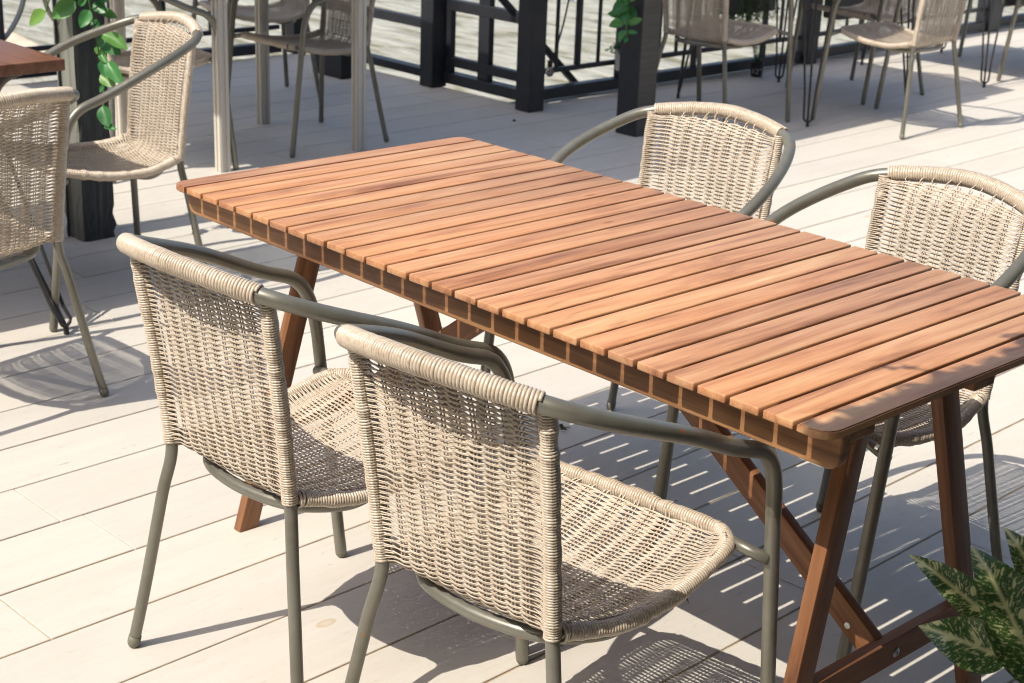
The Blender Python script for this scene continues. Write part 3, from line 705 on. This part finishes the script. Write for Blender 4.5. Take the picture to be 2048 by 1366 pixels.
# ---------------------------------------------------------------- canopy roof that shades the far deck
rf = thing('canopy_roof', (0, 0, 0), 0, 'flat dark canopy above the picture that shades the far deck', 'roof')
k_ = .752 * 2.62
def sheet(x0, x1, x1b, ya, yb):
    V = [(x0, ya - k_, 2.62), (x1, ya - k_, 2.62), (x1b, yb - k_, 2.62), (x0, yb - k_, 2.62)]; V += [(a_, b_, 2.66) for a_, b_, c_ in V]
    link('roof_sheet', mesh('roof_sheet', V, [(3, 2, 1, 0), (4, 5, 6, 7), (0, 1, 5, 4), (1, 2, 6, 5), (2, 3, 7, 6), (3, 0, 4, 7)], M_roof), rf)
sheet(-7.5, -1.56, -1.68, 1.90, 3.80); sheet(-2.95, -1.68, -1.82, 3.803, 6.26)
for y in (0.3, 1.7): box('rafter', -7.4, -1.75, y - .03, y + .03, 2.555, 2.6195, M_roof, rf, 0)

# ---------------------------------------------------------------- dark buildings added unseen behind and beside the viewer to cut sky light
M_wall = plain('charcoal_render', (.07, .068, .064), .8, nscale=3, namt=.15); M_pane = plain('dark_window_pane', (.02, .022, .025), .12, namt=.1)
cb = thing('sky_blocker_rear', (-.5, -7.2, 0), 0, 'added charcoal building behind the viewer, outside the picture, to cut sky light', 'building')
box('wall', -9, 7, -2, 2, -.2, 4.3, M_wall, cb, .01); box('cornice', -9.1, 7.1, -2.1, 2.12, 4.302, 4.42, M_wall, cb, .01)
for i in range(7):
    w_ = box('window', -8.2 + i * 2.2, -6.7 + i * 2.2, 2.001, 2.05, .6, 2.9, M_black, cb, .005)
    box('pane', -.68, .68, .0255, .03, -1.08, 1.08, M_pane, w_, 0)
cb = thing('sky_blocker_side', (6.2, 1.2, 0), 0, 'added dark building on the right, outside the picture, to cut sky light', 'building')  # unseen block, added to keep side light off upright faces
box('wall', -1.6, 1.6, -5.2, 6.0, -.2, 4.0, M_wall, cb, .01)
for i in range(5):
    w_ = box('window', -1.65, -1.601, -4.6 + i * 2.2, -3.2 + i * 2.2, .6, 2.8, M_black, cb, .005)
    box('pane', -.03, -.0255, -.62, .62, -1.02, 1.02, M_pane, w_, 0)

# ---------------------------------------------------------------- string lights
sl_ = thing('string_light', (0, 0, 0), 0, 'black light string with clear bulbs hanging on the railing by the corner post', 'string light')
tube('cable', cr([(-2.86, 3.96, .60), (-2.855, 3.935, .50), (-2.85, 3.905, .40), (-2.85, 3.875, .31), (-2.85, 3.851, .247), (-2.855, 3.828, .198)], 8), .0045, M_cable, sl_, 8)
tube('cable', cr([(-2.855, 3.828, .198), (-2.84, 3.80, .26), (-2.84, 3.75, .33), (-2.84, 3.70, .42)], 8), .0035, M_cable, sl_, 8)
def bulb(x, y, z, s=1):
    b_ = lathe('bulb', [(.001, -.030 * s), (.014 * s, -.026 * s), (.021 * s, -.012 * s), (.021 * s, .002 * s), (.012 * s, .016 * s), (.010 * s, .020 * s)], M_glass, sl_, (x, y, z), 18)
    lathe('filament', [(.001, -.014), (.005, -.010), (.005, .006), (.001, .010)], M_fil, b_, (0, 0, 0), 8)
    lathe('socket', [(.012, .0205), (.013, .024), (.012, .050), (.004, .054)], M_cable, b_, (0, 0, 0), 14)
bulb(-2.855, 3.826, .160); bulb(-2.855, 3.955, .52)
bulb(-2.855, 5.21, .372)

# ---------------------------------------------------------------- foliage
def leaf_mesh(name, Ln, Wd, fold, curl, mt, n=9, tipcurl=0, ns=4, wavy=0):
    V = []; F = []; m_ = 2 * ns + 1
    for i in range(n + 1):
        t = i / n; w_ = Wd * (math.sin(math.pi * t ** .85)) ** .62 * (1 - max(0, t - .82) * 2.2) if 0 < t < 1 else .0004
        for j in range(m_):
            q = (j - ns) / ns; y = q * w_ / 2
            z = fold * abs(q) ** 1.3 * w_ - curl * Ln * (t ** 2) + wavy * math.sin(t * 9 + q * 2) * abs(q) * w_ - tipcurl * Ln * max(0, t - .8) ** 1.5 * 8
            V.append((t * Ln, y * math.cos(fold), z))
    for i in range(n):
        for j in range(m_ - 1):
            a_ = i * m_ + j; F.append((a_, a_ + m_, a_ + m_ + 1, a_ + 1))
    return mesh(name, V, F, mt, True)
def place(o, B, T, nrm):
    B, T, nrm = Vector(B), Vector(T), Vector(nrm); x = (T - B).normalized(); z = (nrm - x * nrm.dot(x)).normalized(); y = z.cross(x)
    M = Matrix((x, y, z)).transposed().to_4x4(); M.translation = B; o.matrix_local = M
# variegated plant, near right corner
ag = thing('variegated_plant', (0, 0, 0), 0, 'potted plant with green and cream speckled leaves in the near right corner', 'plant')
lathe('pot', [(.09, 0), (.10, .01), (.125, .24), (.135, .26), (.135, .29), (.122, .29), (.118, .26)], M_terra, ag, (2.06, -.02, 0))
lathe('soil', [(.117, .255), (.06, .268), (.002, .27)], M_soil, ag, (2.06, -.02, 0))
cdir = -FWD
AG = [((1.940, -.0955, .604), (1.8670, -.147, .632), .062, (.75, -.65, .50), .10, .25, 1),
      ((1.895, .0170, .562), (1.7830, -.052, .658), .048, (.70, -.75, .55), .25, .05, 0),
      ((1.998, -.1180, .606), (1.9120, -.144, .747), .080, (.50, -.72, .60), .22, .03, 0),
      ((1.955, -.0260, .635), (1.8940, -.045, .734), .052, (.55, -.70, .60), .25, .03, 0)]
for B, T, wd, nr_, fo, cu, tc_ in AG:
    Ln = (Vector(T) - Vector(B)).length
    o = link('leaf', leaf_mesh('leaf', Ln * .98, wd, fo + .12, cu + .06, M_agl, 18, .25 + tc_ * .3, 6, .07), ag); place(o, B, T, nr_)
    r0 = np.array([2.06 + random.uniform(-.02, .02), -.02 + random.uniform(-.02, .02), .27]); B_ = np.array(B); d_ = unit(np.array(T) - B_)
    st = tube('stem', cr([r0, r0 * .6 + B_ * .4 + np.array([0, 0, .04]), B_ - d_ * .03, B_ + d_ * .004], 8), .0035, M_stem, ag, 8)
ivy_me = [leaf_mesh('leaf', 1, .62, .16, .10, M_ivy, 8, 0, 3, .05), leaf_mesh('leaf', 1, .52, .25, .2, M_ivy, 8, 0, 3, .08)]
TV = [([-1.926, 0.822, 0.805], [-1.941, 0.751, 0.758]), ([-1.941, 0.842, 0.786], [-1.917, 0.855, 0.82]), ([-1.917, 0.863, 0.776], [-1.901, 0.824, 0.729]), ([-1.918, 0.904, 0.798], [-1.883, 0.925, 0.826]), ([-1.95, 0.896, 0.788], [-1.898, 0.912, 0.771]), ([-1.957, 0.923, 0.763], [-1.901, 0.945, 0.753]), ([-1.964, 0.9, 0.735], [-1.923, 0.898, 0.706]), ([-1.895, 0.893, 0.700], [-1.815, 0.929, 0.673]), ([-1.935, 0.906, 0.688], [-1.861, 0.93, 0.642]), ([-1.921, 0.896, 0.64], [-1.881, 0.894, 0.614]), ([-1.908, 0.897, 0.616], [-1.869, 0.885, 0.572]), ([-1.862, 0.89, 0.617], [-1.791, 0.891, 0.564]), ([-1.928, 0.896, 0.565], [-1.871, 0.912, 0.54]), ([-1.91, 0.898, 0.535], [-1.896, 0.875, 0.52]), ([-1.914, 0.89, 0.467], [-1.866, 0.881, 0.411]), ([-1.892, 0.881, 0.406], [-1.849, 0.896, 0.406]), ([-1.977, 0.92, 0.652], [-1.945, 0.909, 0.625]), ([-1.944, 0.883, 0.81], [-1.903, 0.906, 0.829]), ([-2.08, .80, .755], [-2.13, .76, .71])]
iv = thing('ivy_vine', (0, 0, 0), 0, 'bright green broad leaved vine hanging down the charcoal timber post', 'vine')
tube('stem', cr([(-1.93, .86, .95), (-1.935, .875, .80), (-1.95, .90, .70), (-1.93, .90, .60), (-1.92, .90, .50), (-1.91, .885, .42)], 8), .003, M_stem, iv, 6)
tube('stem', cr([(-1.93, .86, .95), (-1.99, .815, .86), (-2.05, .80, .80), (-2.08, .80, .755)], 8), .003, M_stem, iv, 6)
for i, (B, T) in enumerate(TV):
    B, T = Vector(B), Vector(T); L_ = (T - B).length; o = link('leaf', ivy_me[i % 2], iv); place(o, B, T, (.72 + random.uniform(-.4, .4), -.6 + random.uniform(-.4, .4), .5 + random.uniform(-.3, .3))); o.scale = (L_ * 1.05,) * 3
for i in range(26):
    z = random.uniform(.85, 1.5); a_ = random.uniform(-2.2, 1.2); B = Vector((-2.0 + .10 * math.cos(a_), .86 + .10 * math.sin(a_), z)); T = B + Vector((math.cos(a_) * .06, math.sin(a_) * .06, -.05))
    o = link('leaf', ivy_me[i % 2], iv); place(o, B, T, (math.cos(a_), math.sin(a_), .8)); o.scale = (.085,) * 3
DV = [([-2.049, 3.567, 0.634], [-2.063, 3.493, 0.581]), ([-2.084, 3.582, 0.588], [-2.032, 3.593, 0.561]), ([-2.047, 3.543, 0.584], [-2.014, 3.522, 0.537]), ([-2.022, 3.543, 0.534], [-1.977, 3.573, 0.559]), ([-2.038, 3.531, 0.544], [-2.058, 3.47, 0.528]), ([-2.024, 3.527, 0.507], [-2.016, 3.484, 0.469]), ([-2.088, 3.564, 0.561], [-2.112, 3.513, 0.57]), ([-2.013, 3.534, 0.5], [-1.975, 3.546, 0.504]), ([-2.01, 3.527, 0.479], [-1.995, 3.503, 0.462]), ([-2.07, 3.604, 0.599], [-2.029, 3.596, 0.562]), ([-2.111, 3.565, 0.607], [-2.098, 3.567, 0.645])]
DV = [([b[0] - .065, b[1] - .065 + .065, b[2] - .022], [t_[0] - .065, t_[1], t_[2] - .022]) for b, t_ in DV]
dv = thing('ivy_vine', (0, 0, 0), 0, 'green leaf sprig hanging on the dark square roof post', 'vine')
tube('stem', cr([(-2.10, 3.58, .95), (-2.115, 3.57, .70), (-2.10, 3.545, .56), (-2.09, 3.535, .50), (-2.075, 3.53, .44)], 8), .003, M_stem, dv, 6)
for i, (B, T) in enumerate(DV):
    B, T = Vector(B), Vector(T); L_ = (T - B).length; o = link('leaf', ivy_me[i % 2], dv); place(o, B, T, (.72 + random.uniform(-.4, .4), -.6 + random.uniform(-.4, .4), .5)); o.scale = (L_ * 1.1,) * 3
for i in range(14):
    z = random.uniform(.62, 1.1); B = Vector((-2.13 + random.uniform(-.07, .08), 3.585, z)); T = B + Vector((random.uniform(-.04, .04), -.05, -.04))
    o = link('leaf', ivy_me[i % 2], dv); place(o, B, T, (.3, -.8, .6)); o.scale = (.075,) * 3
def trail_plant(label, c, n, spread, drop, pot, hang=True, leaf=.014, cat='plant'):
    """pot with many small leaves spilling over"""
    t = thing('potted_plant', c, 0, label, cat)
    if pot == 'white': lathe('pot', [(.026, 0), (.030, .004), (.036, .10), (.037, .105), (.033, .105), (.031, .09)], M_pot_w, t, (0, 0, 0), 22); top = .10
    elif pot == 'trough':
        box('pot', -.06, .06, -.20, .20, 0, .12, M_pot_b, t, .006); top = .12
    else: lathe('pot', [(.028, 0), (.031, .004), (.037, .072), (.040, .078), (.036, .078), (.034, .066)], M_pot_b, t, (0, 0, 0), 22); top = .07
    lathe('soil', [(.030 if pot != 'trough' else .05, top - .012), (.01, top - .006), (.001, top - .005)], M_soil, t, (0, 0, 0), 14)
    a = Acc(); lf = Acc()
    base = [(0, 0, 0), (.35, .5, .04), (1, 0, 0), (.35, -.5, .04)]; fb_ = [(0, 1, 2), (0, 2, 3)]
    for i in range(n):
        if i % 6 == 0:
            a0 = random.uniform(0, 2 * math.pi); ex = random.uniform(.3, 1) * spread; yy = random.uniform(-1, 1) * (.18 if pot == 'trough' else .01); up = random.uniform(.01, .05)
            P = cr([(0, yy, top), (ex * .5 * math.cos(a0), yy + ex * .5 * math.sin(a0), top + up), (ex * math.cos(a0), yy + ex * math.sin(a0), top - drop * random.uniform(.1, .8)), (ex * 1.1 * math.cos(a0), yy + ex * 1.1 * math.sin(a0), top - drop)], 5)
            a.sweep(P, .0012, 4)
        q = P[random.randrange(3, len(P))]; az = random.uniform(0, 6.28); el = random.uniform(-.5, .8); s_ = leaf * random.uniform(.7, 1.4)
        x = np.array([math.cos(az) * math.cos(el), math.sin(az) * math.cos(el), math.sin(el)]); y = unit(np.cross([0, 0, 1], x)); z = np.cross(x, y)
        V = [q + s_ * (v[0] * x + v[1] * y + v[2] * z) for v in base]; lf.add(V, fb_)
    link('stem', a.mesh('stem', M_stem), t); o = link('foliage', lf.mesh('foliage', M_small, False), t); o['kind'] = 'stuff'; return t
trail_plant('small leafy plant in a white pot behind the dark roof post', (-2.855, 4.335, .115), 160, .09, .0, 'white', leaf=.016)
t = trail_plant('bushy trailing plant in a black trough hung on the railing behind the shaded chair', (-2.80, 5.22, .36), 900, .13, .16, 'trough', leaf=.018)
t = trail_plant('trailing plant in a black trough hung on the railing at the far right', (-3.0, 8.55, .16), 500, .12, .12, 'trough', leaf=.018)
t = trail_plant('trailing plant in a black trough hung on the railing behind the far shaded seat', (-2.86, 6.30, .25), 400, .10, .1, 'trough', leaf=.017)
pb = trail_plant('small plant in a black pot printed 12 standing by the railing sill', (-2.775, 5.345, 0), 110, .035, -.10, 'black', leaf=.013)
cu = bpy.data.curves.new('pot_print', 'FONT'); cu.body = '12"'; cu.size = .040; cu.extrude = .0003; cu.align_x = 'CENTER'
co = bpy.data.objects.new('print', cu); COL.objects.link(co); bpy.context.view_layer.update()
me = bpy.data.meshes.new_from_object(co.evaluated_get(bpy.context.evaluated_depsgraph_get())); bpy.data.objects.remove(co); me.materials.clear(); me.materials.append(M_text)
for v in me.vertices:            # wrap the print round the pot
    rr_ = .0352 + .0062 * (v.co.y + .005) / .05 + v.co.z + .0006; an = v.co.x / .036; v.co = Vector((math.sin(an) * rr_, -math.cos(an) * rr_, v.co.y + .020))
o = link('number_print', me, pb); o.rotation_euler = (0, 0, math.atan2(CP.x + 2.775, -(CP.y - 5.345)))
pl = thing('planter_box', (-4.02, 3.40, 0), 0, 'small black planter box on the deck behind the shaded chairs', 'planter')
box('box', -.13, .13, -.07, .07, 0, .16, M_pot_b, pl, .005); box('soil', -.12, .12, -.06, .06, .1605, .166, M_soil, pl, .001)

# tree beside the viewer whose twigs shade the right table edge
tr = thing('small_tree', (2.62, -3.0, 0), 0, 'small tree outside the picture whose twigs shade the right end of the table', 'tree')
tube('trunk', cr([(0, 0, -.0), (-.05, .02, 1.2), (-.25, .25, 2.3), (-.55, .75, 2.85)], 6), np.linspace(.05, .02, 19), M_bark, tr, 10)
a = Acc(); lf = Acc(); base = [(0, 0, 0), (.35, .28, .03), (1, 0, 0), (.35, -.28, .03)]
O = np.array([2.62, -3.0, 0]); SD = np.array([-.036, -.752, 1.0])
def shade_pt(x, y, h): return np.array([x, y, .74]) + SD * h - O
tips = []
P = np.array([shade_pt(1.615, -.25, 2.3), shade_pt(1.607, .05, 2.3), shade_pt(1.600, .35, 2.3), shade_pt(1.580, .75, 2.3)])
P = cr([np.array([-.40, .55, 2.72])] + list(P), 8); a.sweep(P, np.linspace(.012, .004, len(P)), 6); tips.append((P, 620, .055, .05))
P = cr([shade_pt(1.61, .35, 2.3), shade_pt(1.60, .34, 1.95), shade_pt(1.53, .30, 1.9), shade_pt(1.49, .26, 1.9)], 6); a.sweep(P, .0022, 5); tips.append((P, 26, .022, .006))
P = cr([shade_pt(1.61, .6, 2.3), shade_pt(1.58, .60, 2.0), shade_pt(1.535, .55, 2.0)], 6); a.sweep(P, .0022, 5); tips.append((P, 18, .022, .006))
for P, n, ls, sp in tips:
    for i in range(n):
        q = P[random.randrange(8 if n > 100 else 1, len(P))] + np.array([random.uniform(-.2, 1) * sp * 1.0, random.uniform(-sp, sp), random.uniform(-sp, sp)])
        az = random.uniform(0, 6.28); el = random.uniform(-.6, .3); x = np.array([math.cos(az) * math.cos(el), math.sin(az) * math.cos(el), math.sin(el)]); y = unit(np.cross([0, 0, 1], x)); z = np.cross(x, y)
        lf.add([q + ls * random.uniform(.7, 1.2) * (v[0] * x + v[1] * y + v[2] * z) for v in base], [(0, 1, 2), (0, 2, 3)])
for i in range(9):      # main limbs and the dense crown over the right side
    P = cr([np.array([-.30, .30, 2.3]), np.array([-.3 + .25 * i * .3, .5, 2.75]), shade_pt(2.0 + (i % 3) * .8, -1.0 + i * .35, 2.6)], 5); a.sweep(P, np.linspace(.016, .005, len(P)), 6)
for i in range(11500):
    xp = 1.612 + 2.9 * random.random() ** 1.25; yp = random.uniform(-1.3, 3.2)
    h_ = random.uniform(2.15, 2.9)
    if i > 9500: xp = random.uniform(1.600, 1.74); yp = random.uniform(-.15, .95)
    q = shade_pt(xp, yp, h_); az = random.uniform(0, 6.28); el = random.uniform(-.6, .35); ls = random.uniform(.07, .12)
    x = np.array([math.cos(az) * math.cos(el), math.sin(az) * math.cos(el), math.sin(el)]); y = unit(np.cross([0, 0, 1], x)); z = np.cross(x, y)
    if xp < 1.72: ls *= .5
    lf.add([q + ls * (v[0] * x + v[1] * y * 1.3 + v[2] * z) for v in base], [(0, 1, 2), (0, 2, 3)])
link('branch', a.mesh('branch', M_bark), tr); o = link('crown', lf.mesh('crown', M_small, False), tr); o['kind'] = 'stuff'

hd = thing('hedge', (2.72, 1.45, 0), 0, 'tall dense hedge added outside the right edge of the picture to darken faces there', 'hedge')
box('trough', -.22, .22, -1.45, 1.45, 0, .42, M_pot_b, hd, .01)  # hedge added out of view, blocks sky light on right-facing faces
lf = Acc()
for i in range(9000):
    q = np.array([random.uniform(-.36, .36), random.uniform(-1.5, 1.5), random.uniform(.30, 2.2)])
    if random.random() < .6: q[0] = -.30 + random.uniform(-.08, .08)
    az = random.uniform(0, 6.28); el = random.uniform(-.7, .7); ls = random.uniform(.06, .11)
    x = np.array([math.cos(az) * math.cos(el), math.sin(az) * math.cos(el), math.sin(el)]); y = unit(np.cross([0, 0, 1], x)); z = np.cross(x, y)
    lf.add([q + ls * (v[0] * x + v[1] * y * 1.4 + v[2] * z) for v in base], [(0, 1, 2), (0, 2, 3)])
o = link('foliage', lf.mesh('foliage', M_small, False), hd); o['kind'] = 'stuff'

# ---------------------------------------------------------------- small litter
def small_leaf(name, label, loc, rz, Ln, mt, curl, cat='leaf'):
    me = leaf_mesh(name, Ln, Ln * .38, .5, curl, mt, 8, 0, 2, .1)
    for v in me.vertices: v.co.z += .6 * Ln * math.sin(math.pi * v.co.x / Ln) * .8
    mn = min(v.co.z for v in me.vertices)
    for v in me.vertices: v.co.z -= mn
    o = link(name, me, None, loc); o.rotation_euler = (0, 0, rz); tag(o, label, cat); return o
small_leaf('dry_leaf', 'tiny curled brown leaf on the sunlit deck under the nearest chair', (.925, .552, .0005), .9, .022, M_dry, .1)
sp = thing('withered_sprig', (.131, .980, 0), 0, 'withered green sprig lying on the deck under the table, right of the chair backs', 'sprig')
tube('stem', cr([(-.03, -.02, .003), (-.01, 0, .006), (.012, .012, .004), (.025, .03, .003)], 5), .0012, M_dead, sp, 5)
for i in range(9):
    o = link('leaf', ivy_me[0], sp); o.data = leaf_mesh('leaf', .018, .011, .4, .3, M_dead, 5, 0, 2, .1) if i == 0 else sprig_me
    if i == 0: sprig_me = o.data
    o.location = (random.uniform(-.02, .025), random.uniform(-.015, .03), .004); o.rotation_euler = (random.uniform(-.5, .5), random.uniform(-.4, .1), random.uniform(0, 6.28))
a = Acc()
for i in range(60):
    x, y = random.uniform(-2.4, 2.0), random.uniform(-.6, 5.5); r = random.uniform(.0012, .0032)
    if i == 0: x, y, r = -2.635, 3.392, .012
    V = [(x + r * math.cos(t_) * random.uniform(.7, 1.2), y + r * math.sin(t_) * random.uniform(.7, 1.2), .0006) for t_ in np.linspace(0, 6.28, 7)[:-1]] + [(x, y, r * .8)]
    a.add(V, [(j, (j + 1) % 6, 6) for j in range(6)])
o = link('crumbs', a.mesh('crumbs', M_soil, False)); tag(o, 'scattered dark crumbs and specks on the pale deck boards', 'crumbs', kind='stuff')
